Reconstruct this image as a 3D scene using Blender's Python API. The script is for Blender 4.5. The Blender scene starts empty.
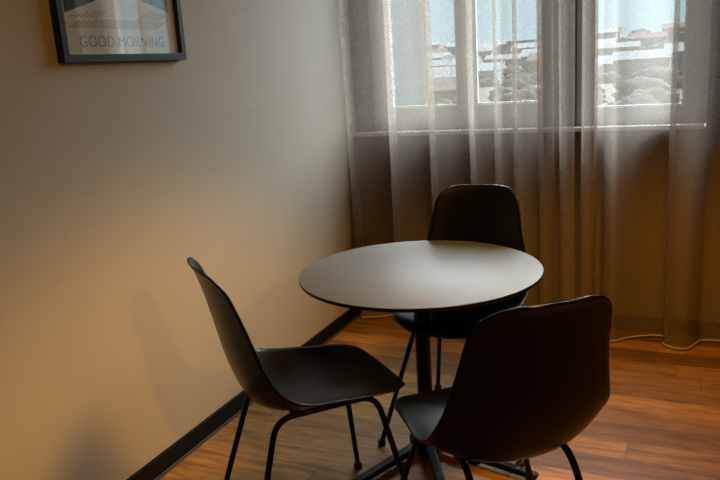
import bpy, bmesh, math, random
from mathutils import Vector, Matrix
random.seed(7)
S = bpy.context.scene
COL = S.collection
PI = math.pi

# ---------------------------------------------------------------- helpers
def link(o, parent=None):
    COL.objects.link(o)
    if parent is not None:
        o.parent = parent
    return o

def mesh_obj(name, bm, mat, parent=None, smooth=True, angle=None):
    me = bpy.data.meshes.new(name)
    bmesh.ops.recalc_face_normals(bm, faces=bm.faces[:])
    bm.to_mesh(me); bm.free()
    for m in (mat if isinstance(mat, (list, tuple)) else [mat]):
        me.materials.append(m)
    if smooth:
        for p in me.polygons: p.use_smooth = True
        if angle is not None:
            me.set_sharp_from_angle(angle=math.radians(angle))
    o = bpy.data.objects.new(name, me)
    return link(o, parent)

def thing(name, label, cat, loc=(0, 0, 0), rz=0.0, group=None):
    o = bpy.data.objects.new(name, None)
    o.empty_display_size = .05
    o.location = loc; o.rotation_euler = (0, 0, rz)
    link(o)
    return tag(o, label, cat, group)

def tag(o, label=None, cat=None, group=None, kind=None):
    if label: o['label'] = label
    if cat: o['category'] = cat
    if group: o['group'] = group
    if kind: o['kind'] = kind
    return o

def structure(o, label=None, cat=None):
    return tag(o, label, cat, None, 'structure')

def box(bm, x0, x1, y0, y1, z0, z1, bevel=0.0, mi=0):
    t = bmesh.new()
    bmesh.ops.create_cube(t, size=1)
    bmesh.ops.scale(t, vec=(x1-x0, y1-y0, z1-z0), verts=t.verts)
    bmesh.ops.translate(t, vec=((x0+x1)/2, (y0+y1)/2, (z0+z1)/2), verts=t.verts)
    if bevel > 0:
        bmesh.ops.bevel(t, geom=t.edges[:], offset=bevel, segments=2, profile=.6, affect='EDGES')
    add(bm, t, mi)

def add(bm, t, mi=0, mtx=None):
    if mtx is not None: bmesh.ops.transform(t, matrix=mtx, verts=t.verts)
    vm = {v: bm.verts.new(v.co) for v in t.verts}
    for f in t.faces:
        try:
            nf = bm.faces.new([vm[v] for v in f.verts]); nf.material_index = mi
        except ValueError: pass
    t.free()

def tube(bm, pts, r, seg=14, caps=True, radii=None):
    pts = [Vector(p) for p in pts]
    rings = []; n = len(pts)
    up = Vector((0, 0, 1)); prev = None
    for i, p in enumerate(pts):
        d = (pts[min(i+1, n-1)] - pts[max(i-1, 0)]).normalized()
        if prev is None:
            a = d.cross(up)
            if a.length < 1e-3: a = d.cross(Vector((1, 0, 0)))
            a.normalize()
        else:
            a = (prev - d*prev.dot(d)).normalized()
        prev = a; b = d.cross(a)
        rr = radii[i] if radii else r
        rings.append([bm.verts.new(p + (a*math.cos(2*PI*k/seg) + b*math.sin(2*PI*k/seg))*rr) for k in range(seg)])
    for i in range(n-1):
        for k in range(seg):
            bm.faces.new((rings[i][k], rings[i][(k+1) % seg], rings[i+1][(k+1) % seg], rings[i+1][k]))
    if caps:
        bm.faces.new(rings[0][::-1]); bm.faces.new(rings[-1])

def fillet(pts, r, seg=7):
    pts = [Vector(p) for p in pts]; out = [pts[0]]
    for i in range(1, len(pts)-1):
        a, b, c = pts[i-1], pts[i], pts[i+1]
        u = (a-b).normalized(); v = (c-b).normalized()
        p0 = b + u*r; p1 = b + v*r
        for k in range(seg+1):
            t = k/seg
            out.append(p0*(1-t)**2 + b*2*t*(1-t) + p1*t*t)
    out.append(pts[-1])
    return out

def lathe(bm, prof, seg=64, mi=0):
    rings = []
    for r, z in prof:
        if r < 1e-6: rings.append([bm.verts.new((0, 0, z))])
        else: rings.append([bm.verts.new((r*math.cos(2*PI*k/seg), r*math.sin(2*PI*k/seg), z)) for k in range(seg)])
    for a, b in zip(rings, rings[1:]):
        for k in range(seg):
            k2 = (k+1) % seg
            vs = [a[k % len(a)], a[k2 % len(a)], b[k2 % len(b)], b[k % len(b)]]
            vs = list(dict.fromkeys(vs))
            if len(vs) > 2:
                f = bm.faces.new(vs); f.material_index = mi

def catmull(P, n):
    """P: list of tuples, n samples per span"""
    out = []
    P = [Vector(p) for p in P]
    Q = [P[0]*2-P[1]] + P + [P[-1]*2-P[-2]]
    for i in range(1, len(Q)-2):
        p0, p1, p2, p3 = Q[i-1:i+3]
        for k in range(n):
            t = k/n
            out.append(.5*((2*p1) + (p2-p0)*t + (2*p0-5*p1+4*p2-p3)*t*t + (3*p1-p0-3*p2+p3)*t**3))
    out.append(P[-1])
    return out

def interp(tab, x):
    """smooth cubic through the table's points"""
    n = len(tab); x = max(tab[0][0], min(tab[-1][0], x))
    i = 0
    while i < n-2 and x > tab[i+1][0]: i += 1
    (x0, y0), (x1, y1) = tab[i], tab[i+1]
    h = x1-x0; t = (x-x0)/h
    m0 = (y1-tab[i-1][1])/(x1-tab[i-1][0]) if i > 0 else (y1-y0)/h
    m1 = (tab[i+2][1]-y0)/(tab[i+2][0]-x0) if i < n-2 else (y1-y0)/h
    return (2*t**3-3*t*t+1)*y0 + (t**3-2*t*t+t)*h*m0 + (-2*t**3+3*t*t)*y1 + (t**3-t*t)*h*m1

# ---------------------------------------------------------------- materials
def new_mat(name):
    m = bpy.data.materials.new(name); m.use_nodes = True
    nt = m.node_tree
    return m, nt, nt.nodes, nt.links, nt.nodes['Principled BSDF']

def plain(name, col, rough=.5, spec=.5, metal=0, noise=0.0, scale=20, bump=0.0):
    m, nt, N, L, B = new_mat(name)
    B.inputs['Base Color'].default_value = (*col, 1)
    B.inputs['Roughness'].default_value = rough
    B.inputs['Specular IOR Level'].default_value = spec
    B.inputs['Metallic'].default_value = metal
    if noise or bump:
        tc = N.new('ShaderNodeTexCoord'); nz = N.new('ShaderNodeTexNoise')
        nz.inputs['Scale'].default_value = scale; nz.inputs['Detail'].default_value = 4
        L.new(tc.outputs['Object'], nz.inputs['Vector'])
        if noise:
            mx = N.new('ShaderNodeMix'); mx.data_type = 'RGBA'
            mx.inputs['A'].default_value = (*[c*(1-noise) for c in col], 1)
            mx.inputs['B'].default_value = (*[min(1, c*(1+noise)) for c in col], 1)
            L.new(nz.outputs['Fac'], mx.inputs['Factor']); L.new(mx.outputs['Result'], B.inputs['Base Color'])
        if bump:
            bp = N.new('ShaderNodeBump'); bp.inputs['Strength'].default_value = bump
            bp.inputs['Distance'].default_value = .002
            L.new(nz.outputs['Fac'], bp.inputs['Height']); L.new(bp.outputs['Normal'], B.inputs['Normal'])
    return m

M_plastic = plain('black_plastic', (.0016, .0018, .002), .31, .17, 0, .15, 260, .06)
M_steel = plain('black_powder_coat', (.0025, .0025, .0028), .4, .12, 0, .1, 300, .05)
M_rubber = plain('black_rubber', (.012, .012, .012), .75, .3, 0, .1, 200)
M_base = plain('black_baseboard', (.005, .005, .0055), .6, .12, 0, .2, 60, .03)
M_lip = plain('grey_lip_highlight', (.05, .055, .06), .5, .4, 0, .1, 60)  # lighter than the board: light caught by the bottom lip is in the colour
M_frame_black = plain('black_frame_wood', (.007, .008, .0095), .42, .3, 0, .2, 80, .05)
M_win = plain('grey_window_frame', (.42, .43, .44), .4, .5, 0, .04, 40)
M_sill = plain('pale_window_sill', (.62, .63, .64), .3, .5, 0, .04, 30)
M_ceil = plain('white_ceiling', (.72, .71, .69), .9, .2, 0, .03, 8)
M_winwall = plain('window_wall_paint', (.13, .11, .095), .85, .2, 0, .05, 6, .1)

def wall_material():
    m, nt, N, L, B = new_mat('beige_wall_paint')
    B.inputs['Roughness'].default_value = .62
    B.inputs['Specular IOR Level'].default_value = .25
    tc = N.new('ShaderNodeTexCoord')
    n1 = N.new('ShaderNodeTexNoise'); n1.inputs['Scale'].default_value = 2.2; n1.inputs['Detail'].default_value = 5
    n2 = N.new('ShaderNodeTexNoise'); n2.inputs['Scale'].default_value = 140; n2.inputs['Detail'].default_value = 3
    # scuffs: stretched faint rubs
    mp = N.new('ShaderNodeMapping'); mp.inputs['Rotation'].default_value = (.5, 0, 0); mp.inputs['Scale'].default_value = (3, 3, 14)
    n3 = N.new('ShaderNodeTexNoise'); n3.inputs['Scale'].default_value = 1.3; n3.inputs['Detail'].default_value = 6
    L.new(tc.outputs['Object'], mp.inputs['Vector']); L.new(mp.outputs['Vector'], n3.inputs['Vector'])
    for n in (n1, n2): L.new(tc.outputs['Object'], n.inputs['Vector'])
    r3 = N.new('ShaderNodeValToRGB'); r3.color_ramp.elements[0].position = .66; r3.color_ramp.elements[1].position = .78
    r3.color_ramp.elements[0].color = (1, 1, 1, 1); r3.color_ramp.elements[1].color = (.88, .87, .85, 1)
    L.new(n3.outputs['Fac'], r3.inputs['Fac'])
    mx = N.new('ShaderNodeMix'); mx.data_type = 'RGBA'
    mx.inputs['A'].default_value = (.385, .357, .305, 1); mx.inputs['B'].default_value = (.42, .39, .333, 1)
    L.new(n1.outputs['Fac'], mx.inputs['Factor'])
    mu = N.new('ShaderNodeMix'); mu.data_type = 'RGBA'; mu.blend_type = 'MULTIPLY'; mu.inputs['Factor'].default_value = 1
    L.new(mx.outputs['Result'], mu.inputs['A']); L.new(r3.outputs['Color'], mu.inputs['B'])
    L.new(mu.outputs['Result'], B.inputs['Base Color'])
    bp = N.new('ShaderNodeBump'); bp.inputs['Strength'].default_value = .12; bp.inputs['Distance'].default_value = .002
    L.new(n2.outputs['Fac'], bp.inputs['Height']); L.new(bp.outputs['Normal'], B.inputs['Normal'])
    return m
M_wall = wall_material()
M_dim = plain('unseen_darkened_wall', (.13, .10, .08), .8, .2, 0, .05, 6)  # unseen walls, darkened to cut warm bounce onto the black chairs

def floor_material():
    m, nt, N, L, B = new_mat('oak_plank_floor')
    def math_(op, a, b=None):
        n = N.new('ShaderNodeMath'); n.operation = op
        for i, v in enumerate((a, b)):
            if v is None: continue
            if isinstance(v, (int, float)): n.inputs[i].default_value = v
            else: L.new(v, n.inputs[i])
        return n.outputs[0]
    tc = N.new('ShaderNodeTexCoord'); sp = N.new('ShaderNodeSeparateXYZ')
    L.new(tc.outputs['Object'], sp.inputs[0])
    W, LEN = .122, .92
    ys = math_('DIVIDE', sp.outputs['Y'], W)
    row = math_('FLOOR', ys)
    wn = N.new('ShaderNodeTexWhiteNoise'); wn.noise_dimensions = '1D'
    L.new(row, wn.inputs['W'])
    xs = math_('ADD', math_('DIVIDE', sp.outputs['X'], LEN), math_('MULTIPLY', wn.outputs['Value'], 7.3))
    colm = math_('FLOOR', xs)
    cb = N.new('ShaderNodeCombineXYZ'); L.new(row, cb.inputs[0]); L.new(colm, cb.inputs[1])
    w2 = N.new('ShaderNodeTexWhiteNoise'); w2.noise_dimensions = '2D'; L.new(cb.outputs[0], w2.inputs['Vector'])
    # grain
    off = N.new('ShaderNodeVectorMath'); off.operation = 'SCALE'; L.new(w2.outputs['Color'], off.inputs[0]); off.inputs['Scale'].default_value = 13
    ad = N.new('ShaderNodeVectorMath'); ad.operation = 'ADD'
    L.new(tc.outputs['Object'], ad.inputs[0]); L.new(off.outputs[0], ad.inputs[1])
    mp = N.new('ShaderNodeMapping'); mp.inputs['Scale'].default_value = (2.4, 17, 1); L.new(ad.outputs[0], mp.inputs['Vector'])
    g = N.new('ShaderNodeTexNoise'); g.inputs['Scale'].default_value = 2.0; g.inputs['Detail'].default_value = 8
    g.inputs['Roughness'].default_value = .62; g.inputs['Distortion'].default_value = .6
    L.new(mp.outputs[0], g.inputs['Vector'])
    mp2 = N.new('ShaderNodeMapping'); mp2.inputs['Scale'].default_value = (2.2, 9, 1); L.new(ad.outputs[0], mp2.inputs['Vector'])
    kn = N.new('ShaderNodeTexNoise'); kn.inputs['Scale'].default_value = 1.7; kn.inputs['Detail'].default_value = 3
    L.new(mp2.outputs[0], kn.inputs['Vector'])
    rp = N.new('ShaderNodeValToRGB'); e = rp.color_ramp.elements
    e[0].position = .30; e[0].color = (.100, .041, .0095, 1)
    e[1].position = .72; e[1].color = (.335, .180, .047, 1)
    x = rp.color_ramp.elements.new(.5); x.color = (.222, .107, .027, 1)
    L.new(g.outputs['Fac'], rp.inputs['Fac'])
    # plank tone
    rt = N.new('ShaderNodeValToRGB'); e = rt.color_ramp.elements
    e[0].position = 0; e[0].color = (.50, .46, .42, 1); e[1].position = 1; e[1].color = (1.30, 1.28, 1.2, 1)
    L.new(w2.outputs['Value'], rt.inputs['Fac'])
    mu = N.new('ShaderNodeMix'); mu.data_type = 'RGBA'; mu.blend_type = 'MULTIPLY'; mu.inputs['Factor'].default_value = 1
    L.new(rp.outputs['Color'], mu.inputs['A']); L.new(rt.outputs['Color'], mu.inputs['B'])
    # knots
    rk = N.new('ShaderNodeValToRGB'); e = rk.color_ramp.elements
    e[0].position = .68; e[0].color = (1, 1, 1, 1); e[1].position = .80; e[1].color = (.35, .28, .24, 1)
    L.new(kn.outputs['Fac'], rk.inputs['Fac'])
    mk = N.new('ShaderNodeMix'); mk.data_type = 'RGBA'; mk.blend_type = 'MULTIPLY'; mk.inputs['Factor'].default_value = 1
    L.new(mu.outputs['Result'], mk.inputs['A']); L.new(rk.outputs['Color'], mk.inputs['B'])
    # seams
    fy = math_('FRACT', ys); fx = math_('FRACT', xs)
    dy = math_('MULTIPLY', math_('MINIMUM', fy, math_('SUBTRACT', 1, fy)), W)
    dx = math_('MULTIPLY', math_('MINIMUM', fx, math_('SUBTRACT', 1, fx)), LEN)
    dd = math_('MINIMUM', dx, dy)
    mr = N.new('ShaderNodeMapRange'); mr.inputs['From Min'].default_value = .0004; mr.inputs['From Max'].default_value = .0022
    mr.inputs['To Min'].default_value = .35; mr.inputs['To Max'].default_value = 1
    L.new(dd, mr.inputs['Value'])
    ms = N.new('ShaderNodeMix'); ms.data_type = 'RGBA'; ms.blend_type = 'MULTIPLY'; ms.inputs['Factor'].default_value = 1
    L.new(mk.outputs['Result'], ms.inputs['A']); L.new(mr.outputs[0], ms.inputs['B'])
    L.new(ms.outputs['Result'], B.inputs['Base Color'])
    B.inputs['Roughness'].default_value = .5
    B.inputs['Specular IOR Level'].default_value = .35
    bp = N.new('ShaderNodeBump'); bp.inputs['Strength'].default_value = .25; bp.inputs['Distance'].default_value = .001
    L.new(mr.outputs[0], bp.inputs['Height']); L.new(bp.outputs['Normal'], B.inputs['Normal'])
    return m
M_floor = floor_material()

def tabletop_material():
    m, nt, N, L, B = new_mat('dark_laminate')
    B.inputs['Base Color'].default_value = (.055, .058, .062, 1)
    B.inputs['Roughness'].default_value = .40
    B.inputs['Specular IOR Level'].default_value = .9
    tc = N.new('ShaderNodeTexCoord'); n = N.new('ShaderNodeTexNoise'); n.inputs['Scale'].default_value = 5; n.inputs['Detail'].default_value = 6
    mp = N.new('ShaderNodeMapping'); mp.inputs['Scale'].default_value = (1, 4, 1)
    L.new(tc.outputs['Object'], mp.inputs[0]); L.new(mp.outputs[0], n.inputs['Vector'])
    mr = N.new('ShaderNodeMapRange'); mr.inputs['To Min'].default_value = .48; mr.inputs['To Max'].default_value = .56
    L.new(n.outputs['Fac'], mr.inputs['Value']); L.new(mr.outputs[0], B.inputs['Roughness'])
    return m
M_top = tabletop_material()

def curtain_material(open_=.50):
    m, nt, N, L, B = new_mat('sheer_grey_voile')
    N.remove(B)
    out = N['Material Output']
    tc = N.new('ShaderNodeTexCoord')
    mp = N.new('ShaderNodeMapping'); mp.inputs['Scale'].default_value = (900, 60, 260)
    n = N.new('ShaderNodeTexNoise'); n.inputs['Scale'].default_value = 1; n.inputs['Detail'].default_value = 2
    L.new(tc.outputs['Object'], mp.inputs[0]); L.new(mp.outputs[0], n.inputs['Vector'])
    n2 = N.new('ShaderNodeTexNoise'); n2.inputs['Scale'].default_value = 130; n2.inputs['Detail'].default_value = 3
    L.new(tc.outputs['Object'], n2.inputs['Vector'])
    av = N.new('ShaderNodeMath'); av.operation = 'ADD'; L.new(n.outputs['Fac'], av.inputs[0]); L.new(n2.outputs['Fac'], av.inputs[1])
    mr = N.new('ShaderNodeMapRange'); mr.inputs['From Min'].default_value = .6; mr.inputs['From Max'].default_value = 1.4
    mr.inputs['To Min'].default_value = open_-.08; mr.inputs['To Max'].default_value = open_+.08
    L.new(av.outputs[0], mr.inputs['Value'])
    d = N.new('ShaderNodeBsdfDiffuse'); d.inputs['Color'].default_value = (.36, .275, .21, 1)
    t = N.new('ShaderNodeBsdfTranslucent'); t.inputs['Color'].default_value = (.37, .325, .285, 1)
    a = N.new('ShaderNodeMixShader'); a.inputs[0].default_value = .5
    L.new(d.outputs[0], a.inputs[1]); L.new(t.outputs[0], a.inputs[2])
    tr = N.new('ShaderNodeBsdfTransparent'); tr.inputs['Color'].default_value = (1, .98, .96, 1)
    x = N.new('ShaderNodeMixShader'); L.new(mr.outputs[0], x.inputs[0])
    L.new(a.outputs[0], x.inputs[1]); L.new(tr.outputs[0], x.inputs[2])
    L.new(x.outputs[0], out.inputs['Surface'])
    return m
M_curtain = curtain_material()
M_hem = plain('curtain_hem_tape', (.36, .34, .32), .7, .2, 0, .05, 200)

def glass_material(name, refl=.06):
    m, nt, N, L, B = new_mat(name)
    N.remove(B); out = N['Material Output']
    tr = N.new('ShaderNodeBsdfTransparent'); tr.inputs['Color'].default_value = (.93, .97, .98, 1)
    g = N.new('ShaderNodeBsdfGlossy'); g.inputs['Roughness'].default_value = .02
    x = N.new('ShaderNodeMixShader'); x.inputs[0].default_value = refl
    L.new(tr.outputs[0], x.inputs[1]); L.new(g.outputs[0], x.inputs[2]); L.new(x.outputs[0], out.inputs['Surface'])
    return m
M_glass = glass_material('window_glass', .05)
M_glazing = glass_material('picture_glazing', .17)

# ---------------------------------------------------------------- room shell
XR, YB, ZC = 5.3, -5.6, 2.62
bm = bmesh.new(); box(bm, -.2, XR+.2, YB-.2, .32, -.12, 0)
structure(mesh_obj('floor', bm, M_floor, smooth=False), 'warm brown oak plank floor')
bm = bmesh.new(); box(bm, -.2, 0, YB-.2, .32, 0, ZC)
structure(mesh_obj('wall_left', bm, M_wall, smooth=False), 'beige painted wall with framed print')
bm = bmesh.new(); box(bm, XR, XR+.2, YB-.2, .32, 0, ZC)
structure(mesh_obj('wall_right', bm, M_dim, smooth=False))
bm = bmesh.new(); box(bm, 0, XR, YB-.2, YB, 0, ZC)
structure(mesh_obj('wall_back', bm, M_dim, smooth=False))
bm = bmesh.new(); box(bm, -.2, XR+.2, YB-.2, .32, ZC, ZC+.15)
structure(mesh_obj('ceiling', bm, M_ceil, smooth=False))

# window wall with two openings
YW0, YW1 = .14, .32
W1 = (.10, 1.06); W2 = (1.14, 1.70); ZS, ZT = .975, 2.38
bm = bmesh.new()
box(bm, 0, XR, YW0, YW1, 0, ZS)
box(bm, 0, XR, YW0, YW1, ZT, ZC)
box(bm, 0, W1[0], YW0, YW1, ZS, ZT)
box(bm, W1[1], W2[0], YW0, YW1, ZS, ZT)
box(bm, W2[1], XR, YW0, YW1, ZS, ZT)
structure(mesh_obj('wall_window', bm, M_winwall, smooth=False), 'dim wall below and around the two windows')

bm = bmesh.new(); box(bm, .0, 1.69, .085, .20, ZS, ZS+.02, .004)
structure(mesh_obj('trim_1', bm, M_sill, smooth=False), 'pale window sill board')

def window(n, x0, x1, panes, zb):
    root = bpy.data.objects.new('window_%d' % n, None); link(root)
    structure(root)
    y0, y1 = .165, .225
    zt = ZT - .07
    b = bmesh.new()
    box(b, x0, x1, y0, y1, ZS+.02, zb, .003)         # bottom rail
    box(b, x0, x1, y0, y1, zt, ZT, .003)
    edges = [x0]
    for a, c in panes: edges += [a, c]
    edges.append(x1)
    for i in range(0, len(edges), 2):
        box(b, edges[i], edges[i+1], y0, y1, zb, zt, .003)
    mesh_obj('window_frame', b, M_win, root, smooth=False)
    for a, c in panes:
        b = bmesh.new()                               # glazing bead round each pane
        for q in ((a, a+.008, zb, zt), (c-.008, c, zb, zt), (a+.008, c-.008, zb, zb+.008), (a+.008, c-.008, zt-.008, zt)):
            box(b, q[0], q[1], .172, .188, q[2], q[3])
        mesh_obj('glazing_bead', b, M_sill, root, smooth=False)
        b = bmesh.new(); box(b, a, c, .192, .198, zb, zt)
        mesh_obj('pane', b, M_glass, root, smooth=False)
window(1, W1[0], W1[1], [(.20, .563), (.655, .985)], 1.112)
window(2, W2[0], W2[1], [(1.215, 1.605)], 1.075)

# baseboards
def baseboard(name, x0, x1, y0, y1, axis):
    b = bmesh.new()
    h = .074
    if axis == 'y':
        box(b, x0, x0+.013, y0, y1, .010, h, .002); box(b, x0, x0+.018, y0, y1, 0, .010, .001, 1)
    else:
        box(b, x0, x1, y0-.013, y0, 0, h, .002)
    return structure(mesh_obj(name, b, [M_base, M_lip], smooth=False), 'black skirting board')
baseboard('baseboard_left', 0, 0, YB, .14, 'y')
baseboard('baseboard_window', .013, XR, .14, 0, 'x')

# ---------------------------------------------------------------- curtains
def curtain(name, label, pts, top=2.45, hem=.014, amp_top=.8, seed=1):
    pts = [list(p) for p in pts]
    for p, q in zip(pts[1:], pts[2:]):
        if p[1] > .025 and q[1] < -.01: p[0] += .007; q[0] -= .007
    root = thing(name, label, 'curtain', (pts[0][0], 0, 0), 0, 'sheer curtains across the windows')
    rnd = random.Random(seed)
    ox = pts[0][0]
    prof = catmull([(p[0], p[1], 0) for p in pts], 7)
    nz = 34
    b = bmesh.new(); grid = []
    ph = [rnd.uniform(0, 6.28) for _ in range(4)]
    def pos(p, z):
        t = z/top
        a = 1 - (1-amp_top)*t
        w = .006*math.sin(2.1*z+9*p.x+ph[0]) + .004*math.sin(4.7*z-17*p.x+ph[1])
        dx = .004*math.sin(1.7*z+11*p.x+ph[2])
        return Vector((max(p.x+dx, .0215)-ox, p.y*a + w*(.4+.6*(1-t)), z))
    for j in range(nz+1):
        z = hem + (top-hem)*j/nz
        grid.append([b.verts.new(pos(p, z)) for p in prof])
    for j in range(nz):
        for i in range(len(prof)-1):
            b.faces.new((grid[j][i], grid[j][i+1], grid[j+1][i+1], grid[j+1][i]))
    mesh_obj('fabric', b, M_curtain, root)
    b = bmesh.new()
    tube(b, [pos(p, hem) for p in prof], .0034, 8)
    mesh_obj('hem', b, M_hem, root)
    return root

left_pts = [(.024,.06),(.026,-.02),(.06,-.055),(.14,-.02),(.22,.04),(.258,.06),(.262,-.02),(.285,-.065),(.37,-.01),(.44,.05),
    (.468,.055),(.470,-.02),(.50,-.065),(.58,-.01),(.645,.05),(.674,.05),(.678,-.02),(.705,-.06),(.75,-.01),(.785,.045),(.797,-.02),(.83,-.06),
    (.865,.03),(.880,.04),(.886,-.03),(.92,-.065),(.965,.0),(.998,.05),(1.000,-.03),(1.03,-.065),(1.062,.0),(1.05,.045),(1.085,.03),(1.10,-.03),(1.125,-.05),(1.162,-.03)]
right_pts = [(1.192,.03),(1.186,-.03),(1.205,-.06),(1.235,-.05),(1.250,.0),(1.235,.03),(1.262,.035),(1.30,-.03),(1.335,-.07),(1.39,-.01),(1.455,.042),(1.535,.066),(1.572,.03),
    (1.566,-.03),(1.60,-.078),(1.655,-.085),(1.695,-.02),(1.72,.035),(1.795,.053),(1.84,.03),(1.845,-.03),(1.88,-.07),(1.95,-.02),(2.02,.05),(2.06,.04),(2.07,-.03),(2.11,-.07),(2.20,0),(2.28,.05),(2.32,.05),(2.33,-.02),(2.37,-.07),(2.46,0),(2.54,.05),(2.58,.05),(2.59,-.02),(2.63,-.07),(2.72,0),(2.80,.05),(2.84,.05),(2.85,-.02),(2.89,-.07),(2.98,0),(3.06,.05)]
curtain('sheer_curtain', 'left sheer grey curtain hanging from the wall corner to the gap between windows', left_pts, seed=3)
curtain('sheer_curtain', 'right sheer grey curtain behind the front chair, at the right edge', right_pts, seed=5)

# ---------------------------------------------------------------- chairs
# side view (y, z) of the shell: its centre line and its rim, from the front lip to the top of the back
PROFILE = [(.230,.436),(.238,.452),(.226,.469),(.175,.475),(.10,.468),(.02,.457),(-.06,.450),(-.13,.453),(-.178,.477),(-.205,.53),
           (-.228,.608),(-.247,.696),(-.266,.779),(-.280,.828),(-.290,.857),(-.302,.876)]
RIM = [(.226,.438),(.234,.454),(.220,.471),(.175,.482),(.10,.490),(.03,.498),(-.03,.505),(-.09,.517),(-.135,.542),(-.165,.580),
       (-.186,.630),(-.206,.701),(-.233,.784),(-.252,.831),(-.272,.858),(-.292,.876)]
WIDTH = [(0,.185),(.12,.195),(.30,.207),(.46,.214),(.56,.208),(.68,.190),(.80,.171),(.92,.155),(1.0,.147)]
def shell_mesh():
    def lean(y, z):
        t = max(0, z-.47)
        return (0, y+.018*t, z-.026*t)
    C = catmull([lean(y, z) for y, z in PROFILE], 12)
    E = catmull([lean(y, z) for y, z in RIM], 12)
    d = [0]
    for a, b in zip(C, C[1:]): d.append(d[-1]+(b-a).length)
    Ltot = d[-1]
    def at(s, K=None):
        K = K or C
        s = max(0, min(Ltot, s))
        for i in range(len(d)-1):
            if s <= d[i+1]:
                t = (s-d[i])/(d[i+1]-d[i]); return K[i].lerp(K[i+1], t)
        return K[-1]
    nv, nu = 56, 30
    b = bmesh.new(); G = []
    R0, R1 = .135, .075      # corner radii at front and top
    ss = []
    for j in range(nv+1):
        t = j/nv
        ss.append((.5-.5*math.cos(PI*t))*.55 + t*.45)
    for j, t in enumerate(ss):
        s = t*Ltot
        p = at(s); ed = at(s, E) - p
        w = interp(WIDTH, t)
        ds, dt = s, Ltot-s
        if ds < R0: w -= R0 - math.sqrt(max(0, R0*R0-(R0-ds)**2))
        if dt < R1: w -= R1 - math.sqrt(max(0, R1*R1-(R1-dt)**2))
        row = []
        for i in range(nu+1):
            u = -1 + 2*i/nu
            u = math.copysign(abs(u)**.85, u)
            a = abs(u)
            flare = .004*max(0, (a-.9)/.1)**2
            pp = p + ed*(a**2.3)
            row.append(b.verts.new((u*(w+flare), pp.y, pp.z)))
        G.append(row)
    for j in range(nv):
        for i in range(nu):
            b.faces.new((G[j][i], G[j][i+1], G[j+1][i+1], G[j+1][i]))
    bmesh.ops.recalc_face_normals(b, faces=b.faces[:])
    # give the shell its thickness: offset downward / backward copy with a rounded rim
    b.normal_update()
    T = .0065
    up = sum((f.normal.z for f in b.faces))
    sgn = 1 if up > 0 else -1
    low = [[b.verts.new(v.co - v.normal*sgn*T) for v in row] for row in G]
    for j in range(nv):
        for i in range(nu):
            b.faces.new((low[j][i], low[j+1][i], low[j+1][i+1], low[j][i+1]))
    ring = [(0, i) for i in range(nu+1)] + [(j, nu) for j in range(1, nv+1)] + [(nv, i) for i in range(nu-1, -1, -1)] + [(j, 0) for j in range(nv-1, 0, -1)]
    mid = {}
    for k in ring:
        a, c = G[k[0]][k[1]], low[k[0]][k[1]]
        # outward direction
        cc = (a.co+c.co)/2
        jn = min(max(k[0], 2), nv-2); inn = min(max(k[1], 2), nu-2)
        o = (a.co - G[jn][inn].co).normalized()
        mid[k] = b.verts.new(cc + o*.0032)
    n = len(ring)
    for x in range(n):
        k, l = ring[x], ring[(x+1) % n]
        b.faces.new((G[k[0]][k[1]], mid[k], mid[l], G[l[0]][l[1]]))
        b.faces.new((mid[k], low[k[0]][k[1]], low[l[0]][l[1]], mid[l]))
    return b

LEG_R = .0085
ZT_ = .444
def leg_pts(front):
    return (.249, .221, .124, .143) if front else (.195, -.278, .124, -.146)
def leg_bm(sx, front):
    b = bmesh.new(); fx, fy, bx, by = leg_pts(front)
    tube(b, fillet([(sx*fx, fy, .010), (sx*bx, by, ZT_), (sx*bx, 0, ZT_)], .05), LEG_R, 14)
    return b
def glide_bm(sx, front):
    b = bmesh.new(); fx, fy, bx, by = leg_pts(front)
    t = bmesh.new()
    lathe(t, [(0, 0), (.0125, 0), (.0145, .004), (.0145, .013), (.012, .019), (0, .021)], 18)
    add(b, t, 0, Matrix.Translation((sx*fx, fy, 0)))
    return b

def make_chair(label):
    root = thing('dining_chair', label, 'chair', (0, 0, 0), 0, 'chairs around the round table')
    mesh_obj('seat_shell', shell_mesh(), M_plastic, root, angle=60)
    for sx in (-1, 1):
        for fr in (True, False):
            lg = mesh_obj('leg', leg_bm(sx, fr), M_steel, root, angle=50)
            mesh_obj('glide', glide_bm(sx, fr), M_rubber, lg, angle=40)
    b = bmesh.new()
    tube(b, [(0, -.09, ZT_-.012), (0, .09, ZT_-.012)], .006, 12)          # spine tying the two cross bars together
    for y in (.08, -.08):
        tube(b, fillet([(-.124, y, ZT_), (-.085, y, ZT_-.012), (.085, y, ZT_-.012), (.124, y, ZT_)], .015, 4), .006, 12)
        for sx in (-1, 1):
            t = bmesh.new(); lathe(t, [(0, ZT_-.018), (.017, ZT_-.018), (.017, ZT_+.005), (0, ZT_+.005)], 16)
            add(b, t, 0, Matrix.Translation((sx*.085, y, 0)))
    mesh_obj('seat_support', b, M_steel, root, angle=40)
    return root

def copy_thing(src, label):
    r = src.copy(); COL.objects.link(r); r['label'] = label
    for ch in src.children:
        c = ch.copy(); COL.objects.link(c); c.parent = r
        for g in ch.children:
            k = g.copy(); COL.objects.link(k); k.parent = c
    return r

c1 = make_chair('black plastic shell chair beside the beige wall, left of the round table')
spots = [(c1, (.677, -1.754), 5.542),
         (None, (.908, -1.030), 3.15),
         (None, (1.222, -1.840), .695)]
labels = [None, 'black plastic shell chair behind the round table, in front of the sheer curtain',
          'black plastic shell chair nearest the viewer, its back turned, right of the table']
for (o, xy, rz), lb in zip(spots, labels):
    if o is None: o = copy_thing(c1, lb)
    o.location = (xy[0], xy[1], 0); o.rotation_euler = (0, 0, rz)

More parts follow.
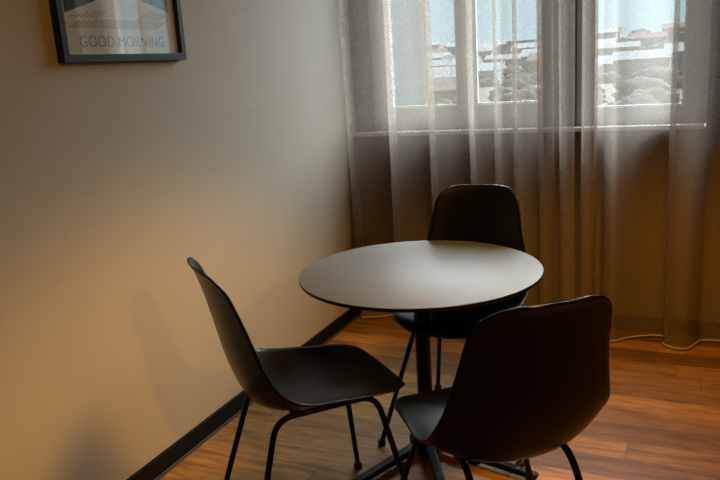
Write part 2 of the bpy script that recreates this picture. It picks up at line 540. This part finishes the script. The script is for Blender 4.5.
# ---------------------------------------------------------------- table
TX, TY, TZ, TR = .825, -1.225, .662, .404
tb = thing('round_table', 'round table with grey laminate top and black pedestal base', 'table', (TX, TY, 0))
b = bmesh.new()
lathe(b, [(0, TZ), (TR-.003, TZ), (TR-.001, TZ-.001)], 128, 0)
lathe(b, [(TR-.001, TZ-.001), (TR, TZ-.003), (TR, TZ-.009), (TR-.003, TZ-.0125), (0, TZ-.0125)], 128, 1)
bmesh.ops.remove_doubles(b, verts=b.verts[:], dist=1e-5)
mesh_obj('tabletop', b, [M_top, M_steel], tb, angle=35)
b = bmesh.new(); lathe(b, [(0, .6495), (.13, .6495), (.13, .643), (.03, .632), (0, .632)], 40)
mesh_obj('mounting_plate', b, M_steel, tb, angle=40)
b = bmesh.new(); lathe(b, [(0, .04), (.0255, .04), (.0255, .64), (0, .64)], 36)
mesh_obj('post', b, M_steel, tb, angle=40)
b = bmesh.new(); lathe(b, [(0, .016), (.058, .016), (.062, .02), (.062, .048), (.056, .055), (.03, .060), (0, .060)], 40)
mesh_obj('hub', b, M_steel, tb, angle=40)
for ang in (-112, -62, -15, 72):
    b = bmesh.new(); t = bmesh.new()
    box(t, .03, .42, -.0165, .0165, .018, .046, .005)
    for v in t.verts:
        k = (v.co.x-.03)/.39
        if v.co.z > .03: v.co.z -= .010*k
        v.co.y *= 1-.15*k
    add(b, t, 0, Matrix.Rotation(math.radians(ang), 4, 'Z'))
    ft = mesh_obj('foot', b, M_steel, tb, smooth=False)
    b = bmesh.new(); t = bmesh.new()
    lathe(t, [(0, 0), (.014, 0), (.014, .02), (0, .02)], 18)
    add(b, t, 0, Matrix.Rotation(math.radians(ang), 4, 'Z') @ Matrix.Translation((.395, 0, 0)))
    mesh_obj('glide', b, M_rubber, ft, angle=40)

# ---------------------------------------------------------------- framed print on the left wall
PY0, PY1, PZ0, PZ1 = -1.848, -1.292, 1.395, 2.185
fr = thing('framed_print', 'black framed poster lettered GOOD MORNING on the beige wall', 'picture', (0, (PY0+PY1)/2, PZ0))
def F(y, z): return (y-(PY0+PY1)/2, z-PZ0)
M_paper = plain('print_paper', (.92, .81, .71), .55, .3, 0, .03, 30)
M_teal = plain('print_dark_teal', (.030, .060, .062), .5, .3)
M_tan = plain('print_tan_ink', (.55, .40, .30), .55, .3)
M_inkgrey = plain('print_blue_grey_ink', (.27, .28, .33), .55, .3)
M_pale = plain('print_pale_ink', (.86, .80, .74), .55, .3)
M_teal_line = plain('print_teal_line', (.10, .15, .15), .5, .3)
fw, fd = .023, .027
hw = (PY1-PY0)/2; H = PZ1-PZ0
b = bmesh.new()
box(b, 0, fd, -hw, hw, 0, fw, .0015); box(b, 0, fd, -hw, hw, H-fw, H, .0015)
box(b, 0, fd, -hw, -hw+fw, fw, H-fw, .0015); box(b, 0, fd, hw-fw, hw, fw, H-fw, .0015)
mesh_obj('frame', b, M_frame_black, fr, smooth=False)
b = bmesh.new(); box(b, 0, .010, -hw+fw, hw-fw, fw, H-fw)
pr = mesh_obj('print', b, M_paper, fr, smooth=False)

def poly(bm, pts, x, mi=0):
    vs = [bm.verts.new((x, *F(y, z))) for y, z in pts]
    f = bm.faces.new(vs); f.material_index = mi
# the artwork: two dark side panels of a corridor view, pale path, tan slanted shadow stripes
b = bmesh.new()
poly(b, [(-1.806, 1.534), (-1.68, 1.572), (-1.66, 1.60), (-1.66, 2.06), (-1.806, 2.12)], .0106, 0)
poly(b, [(-1.346, 1.552), (-1.468, 1.580), (-1.49, 1.61), (-1.49, 2.06), (-1.346, 2.12)], .0106, 0)
for k in range(6):                                     # slats inside the dark panels
    y = -1.79+.021*k
    poly(b, [(y, 1.55+.006*k), (y+.003, 1.551+.006*k), (y+.003, 2.1-.006*k), (y, 2.1-.006*k)], .0109, 1)
    y = -1.362-.021*k
    poly(b, [(y, 1.56+.006*k), (y-.003, 1.561+.006*k), (y-.003, 2.1-.006*k), (y, 2.1-.006*k)], .0109, 1)
poly(b, [(-1.63, 1.60), (-1.52, 1.60), (-1.52, 2.0), (-1.63, 2.0)], .0106, 2)
mesh_obj('artwork', b, [M_teal, M_teal_line, M_pale], pr, smooth=False)
b = bmesh.new()
def clip_stripe(a, wdt, z0, z1, sl, lo, hi):
    y0, y1 = a, a+(z1-z0)/sl
    ys = [y0, y0+wdt, y1+wdt, y1]; zs = [z0, z0, z1, z1]
    if max(ys) > hi or min(ys) < lo: return
    poly(b, list(zip(ys, zs)), .0107, 0)
for k in range(23):
    top = 1.520 if k > 2 else 1.514
    clip_stripe(-1.806+.0195*k, .012, 1.493, top, .42, -1.808, -1.345)
for k in range(6): clip_stripe(-1.795+.020*k, .011, 1.523, 1.530+.0045*k, .42, -1.806, -1.60)
for k in range(8): clip_stripe(-1.51+.020*k, .011, 1.523, 1.552-.002*k, .42, -1.60, -1.346)
mesh_obj('stripes', b, M_tan, pr, smooth=False)
# lettering
def word(txt, ya, yb):
    cu = bpy.data.curves.new('lettering', 'FONT'); cu.body = txt; cu.size = .0445; cu.space_character = 1.14
    cu.extrude = .0003; cu.align_x = 'CENTER'
    tmp = bpy.data.objects.new('lettering_source', cu); COL.objects.link(tmp)
    bpy.context.view_layer.update()
    me = bpy.data.meshes.new_from_object(tmp.evaluated_get(bpy.context.evaluated_depsgraph_get()))
    bpy.data.objects.remove(tmp)
    xs = [v.co.x for v in me.vertices]; zs = [v.co.y for v in me.vertices]
    x0, x1, z0, z1 = min(xs), max(xs), min(zs), max(zs)
    for v in me.vertices:
        u = (v.co.x-x0)/(x1-x0); w = (v.co.y-z0)/(z1-z0)
        y, z = F(ya+(yb-ya)*u, 1.439+.033*w)
        v.co = (.0108+v.co.z, y, z)
    me.materials.clear(); me.materials.append(M_inkgrey)
    link(bpy.data.objects.new('lettering', me), pr)
word('GOOD', -1.763, -1.622)
word('MORNING', -1.600, -1.387)
b = bmesh.new(); box(b, .0135, .0155, -hw+fw, hw-fw, fw, H-fw)
mesh_obj('glazing', b, M_glazing, fr, smooth=False)

# ---------------------------------------------------------------- outside
def gz(y):
    return -9 + max(0, min(1, (y-130)/230))**1.15*15.5
M_ground = plain('winter_field', (.07, .063, .056), 1, .1, 0, .3, .15)
b = bmesh.new(); rows = []
for j in range(40):
    y = 12+j*10.5
    rows.append([b.verts.new((x, y, gz(y)+(.8*math.sin(x*.031+j)+.5*math.sin(x*.07+.6*j) if y > 150 else 0)
                              + (3*math.sin(x*.017+1.2)+1.6*math.sin(x*.05) if j == 39 else 0))) for x in range(-280, 121, 8)])
for r0, r1 in zip(rows, rows[1:]):
    for i in range(len(r0)-1): b.faces.new((r0[i], r0[i+1], r1[i+1], r1[i]))
structure(mesh_obj('ground', b, M_ground), 'hazy winter fields rising to a far hill')

HM = [plain('render_white', (.17, .18, .19), .9, .1), plain('render_grey', (.14, .145, .155), .9, .1),
      plain('render_pink', (.19, .145, .13), .9, .1), plain('render_cream', (.22, .195, .175), .9, .1)]
RM = [plain('roof_white', (.10, .108, .116), .8, .2), plain('roof_grey', (.15, .155, .17), .9, .1), plain('roof_red', (.08, .052, .045), .9, .1)]
M_dark = plain('dark_house_window', (.16, .18, .21), .3, .4)

def house(name, label, x, y, w, d, h, wm, rm, group=None, pitched=True, wins=3, z=None):
    z = gz(y)-.6 if z is None else z
    root = thing(name, label, 'building', (x, y, z), 0, group)
    b = bmesh.new(); box(b, -w/2, w/2, -d/2, d/2, 0, h)
    wl = mesh_obj('wall', b, wm, root, smooth=False)
    b = bmesh.new()
    if pitched:
        rh = d*.28
        v = [b.verts.new(p) for p in ((-w/2-.3, -d/2-.4, h), (w/2+.3, -d/2-.4, h), (w/2+.3, d/2+.4, h), (-w/2-.3, d/2+.4, h), (-w/2-.3, 0, h+rh), (w/2+.3, 0, h+rh))]
        for f in ((0, 1, 5, 4), (2, 3, 4, 5), (0, 4, 3), (1, 2, 5), (3, 2, 1, 0)): b.faces.new([v[i] for i in f])
    else:
        box(b, -w/2-.3, w/2+.3, -d/2-.3, d/2+.3, h, h+.5)
    mesh_obj('roof', b, rm, root, smooth=False)
    for k in range(wins):
        b = bmesh.new(); cx = -w/2+w*(k+.5)/wins
        box(b, cx-w*.09, cx+w*.09, -d/2-.06, -d/2+.02, h*.42, h*.78)
        mesh_obj('window', b, M_dark, root, smooth=False)
    return root

# a pale block close by on the left, with a brick corner
root = thing('apartment_building', 'pale blue grey block with brick corner seen through the leftmost pane', 'building', (-10.1, 31, -10), .36)
b = bmesh.new(); box(b, -12.4, -.4, 0, 9, 0, 24)
mesh_obj('wall', b, plain('pale_blue_render', (.22, .245, .285), .9, .1, 0, .05, .5), root, smooth=False)
b = bmesh.new(); box(b, -.4, 0, -.06, 9, 0, 24)
mesh_obj('brick_corner', b, plain('pink_brick', (.21, .15, .135), .9, .1, 0, .25, 3), root, smooth=False)
b = bmesh.new(); box(b, -12.6, .2, -.3, 9.2, 24, 24.5)
mesh_obj('parapet', b, HM[0], root, smooth=False)

house('long_hall', 'long low hall with white roof seen through the right window', -9, 240, 18, 10, 4.2, HM[1], RM[0], None, False, 5)
house('terraced_house', 'white house with pale roof seen through the left window beside the frame post', -52, 168, 12, 9, 5.4, HM[0], RM[0], None, True, 3)
house('terraced_house', 'pinkish house below the white one in the left window', -42.5, 141, 9, 8, 5.0, HM[2], RM[2], None, True, 2)
hr = random.Random(11)
taken = [(-9, 240, 13), (-52, 168, 10), (-42.5, 141, 9), (-9.2, 46, 4), (-2.6, 40, 4), (-16, 36, 12)]
def free_spot(ya, yb, r, xa=-.345, xb=.03):
    for _ in range(400):
        y = ya+(yb-ya)*hr.random()**.85; x = 1.63+y*hr.uniform(xa, xb)
        if all((x-a)**2+(y-c)**2 > (r+q)**2 for a, c, q in taken):
            taken.append((x, y, r)); return x, y
    return None
for k in range(46):
    w_ = hr.uniform(7, 14); p = free_spot(185, 350, w_*.62)
    if p is None: continue
    house('hillside_house', 'small hazy house among the far rooftops beyond the windows', p[0], p[1], w_, hr.uniform(6, 8), hr.uniform(3, 5.5),
          hr.choice(HM), hr.choice(RM), 'hazy houses on the far hillside', hr.random() < .7, 2)

M_bark = plain('bare_branch', (.20, .175, .155), .95, .1, 0, .2, 5)
M_bush = plain('winter_bush', (.055, .05, .043), 1, .05, 0, .35, 2)
def bare_tree(label, x, y, z, h, seed):
    r = random.Random(seed)
    root = thing('bare_tree', label, 'tree', (x, y, z))
    bt = bmesh.new(); bb = bmesh.new()
    tube(bt, [(0, 0, 0), (.05, 0, h*.25), (0, .05, h*.45)], .12, 7, True, [.16, .13, .10])
    def grow(bm, p, d, l, rad, n):
        mid = p+d*l*.5+Vector((r.uniform(-.1, .1), r.uniform(-.1, .1), .03))*l
        q = p+d*l+Vector((0, 0, .05*l))
        tube(bm, [p, mid, q], rad, 5, True, [rad, rad*.8, rad*.55])
        if n == 0: return
        for _ in range(3 if n > 1 else 4):
            nd = (d+Vector((r.uniform(-.75, .75), r.uniform(-.75, .75), r.uniform(-.1, .6)))).normalized()
            grow(bm, p.lerp(q, r.uniform(.55, 1)), nd, l*r.uniform(.55, .78), rad*.58, n-1)
    for k in range(5):
        a = k*1.26+r.uniform(-.3, .3)
        d = Vector((math.cos(a)*.6, math.sin(a)*.6, .8)).normalized()
        grow(bb, Vector((0, .03, h*r.uniform(.3, .45))), d, h*.25, .07, 3)
    mesh_obj('trunk', bt, M_bark, root); mesh_obj('branches', bb, M_bark, root)
bare_tree('bare branching tree outside the middle pane of the left window', -9.2, 46, -9, 8.9, 3)
bare_tree('bare branching tree outside the left part of the right window', -2.6, 40, -9, 8.4, 9)
def bush(x, y, r, seed):
    q = random.Random(seed)
    b = bmesh.new(); bmesh.ops.create_icosphere(b, subdivisions=3, radius=1)
    for v in b.verts:
        n = v.co.copy()
        k = 1+.22*math.sin(5*n.x+seed)*math.sin(6*n.y+2*seed)+.16*math.sin(11*n.z+seed)*math.sin(9*n.x)+q.uniform(-.09, .09)
        v.co = Vector((n.x*r*1.5*k, n.y*r*k, n.z*r*.85*k+r*.6))
    o = mesh_obj('winter_bush', b, M_bush); o.location = (x, y, gz(y)-.3)
    tag(o, 'hazy brown clump of winter trees between the far houses', 'tree', 'brown tree clumps beyond the windows')
for k in range(90):
    r_ = hr.uniform(1.4, 3.4); p = free_spot(70, 350, r_*1.9, -.345, .04)
    if p: bush(p[0], p[1], r_, k+1)

# ---------------------------------------------------------------- light
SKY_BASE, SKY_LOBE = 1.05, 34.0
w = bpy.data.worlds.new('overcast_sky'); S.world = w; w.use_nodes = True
N, L = w.node_tree.nodes, w.node_tree.links
bg = N['Background']
def wm(op, a, b=None, clamp=False):
    n = N.new('ShaderNodeMath'); n.operation = op; n.use_clamp = clamp
    for i, v in enumerate((a, b)):
        if v is None: continue
        if isinstance(v, (int, float)): n.inputs[i].default_value = v
        else: L.new(v, n.inputs[i])
    return n.outputs[0]
tc = N.new('ShaderNodeTexCoord'); sp = N.new('ShaderNodeSeparateXYZ'); L.new(tc.outputs['Generated'], sp.inputs[0])
# overcast sky, palest at the horizon; bright lobe above the view, added to light the room
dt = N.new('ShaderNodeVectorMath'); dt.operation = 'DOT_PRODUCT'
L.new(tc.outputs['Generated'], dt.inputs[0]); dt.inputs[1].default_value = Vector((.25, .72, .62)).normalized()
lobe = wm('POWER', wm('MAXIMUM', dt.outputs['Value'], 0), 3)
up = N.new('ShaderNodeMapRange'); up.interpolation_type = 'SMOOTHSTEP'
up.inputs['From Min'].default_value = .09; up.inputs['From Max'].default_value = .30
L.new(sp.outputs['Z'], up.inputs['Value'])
lobe_fill = wm('MULTIPLY', wm('MULTIPLY', lobe, up.outputs[0]), SKY_LOBE)
st = wm('ADD', lobe_fill, SKY_BASE)
mixc = N.new('ShaderNodeMix'); mixc.data_type = 'RGBA'
mixc.inputs['A'].default_value = (.56, .80, .92, 1); mixc.inputs['B'].default_value = (.90, .97, 1.0, 1)
L.new(up.outputs[0], mixc.inputs['Factor'])
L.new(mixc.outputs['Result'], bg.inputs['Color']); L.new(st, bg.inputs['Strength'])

def area(name, loc, rot, sx, sy, power, col, portal=False):
    l = bpy.data.lights.new(name, 'AREA'); l.shape = 'RECTANGLE'; l.size = sx; l.size_y = sy; l.energy = power; l.color = col
    l.cycles.is_portal = portal
    o = bpy.data.objects.new(name, l); o.location = loc; o.rotation_euler = rot; COL.objects.link(o); return o
for x0, x1, zb in ((W1[0], W1[1], 1.1), (W2[0], W2[1], 1.07)):
    area('window_portal', ((x0+x1)/2, .33, (zb+ZT)/2), (-PI/2, 0, 0), x1-x0, ZT-zb, 1, (1, 1, 1), True)

def spot(name, loc, aim, watts, col, deg, blend, size):
    l = bpy.data.lights.new(name, 'SPOT'); l.energy = watts; l.color = col
    l.spot_size = math.radians(deg); l.spot_blend = blend; l.shadow_soft_size = size
    o = bpy.data.objects.new(name, l); o.location = loc
    o.rotation_euler = (Vector(aim)-Vector(loc)).to_track_quat('-Z', 'Y').to_euler()
    COL.objects.link(o); return o
WARM = (1.0, .47, .035)
spot('ceiling_downlight', (1.58, -1.60, 2.6), (1.58, -1.60, 0), 345, WARM, 98, .3, .32)
spot('ceiling_downlight', (4.1, -4.0, 2.58), (0, -1.8, .8), 125, WARM, 44, .6, .06)

# ---------------------------------------------------------------- camera
cam = bpy.data.cameras.new('camera'); co = bpy.data.objects.new('camera', cam); COL.objects.link(co)
yaw, pitch, roll = .434, .233, .0652
f = Vector((-math.sin(yaw)*math.cos(pitch), math.cos(yaw)*math.cos(pitch), -math.sin(pitch)))
r = Vector((math.cos(yaw), math.sin(yaw), 0)); d = f.cross(r)
r2 = r*math.cos(roll)+d*math.sin(roll); d2 = -r*math.sin(roll)+d*math.cos(roll)
m = Matrix((r2, -d2, -f)).transposed().to_4x4()
m.translation = Vector((1.634, -3.427, 1.33))
co.matrix_world = m
cam.sensor_fit = 'HORIZONTAL'; cam.sensor_width = 36; cam.lens = 725/720*36
cam.clip_start = .05; cam.clip_end = 2000
S.camera = co

S.view_settings.view_transform = 'Standard'; S.view_settings.look = 'None'
S.view_settings.exposure = .36; S.view_settings.gamma = 1; S.view_settings.use_curve_mapping = False
S.cycles.use_denoising = True
S.cycles.transparent_max_bounces = 24
S.cycles.max_bounces = 10
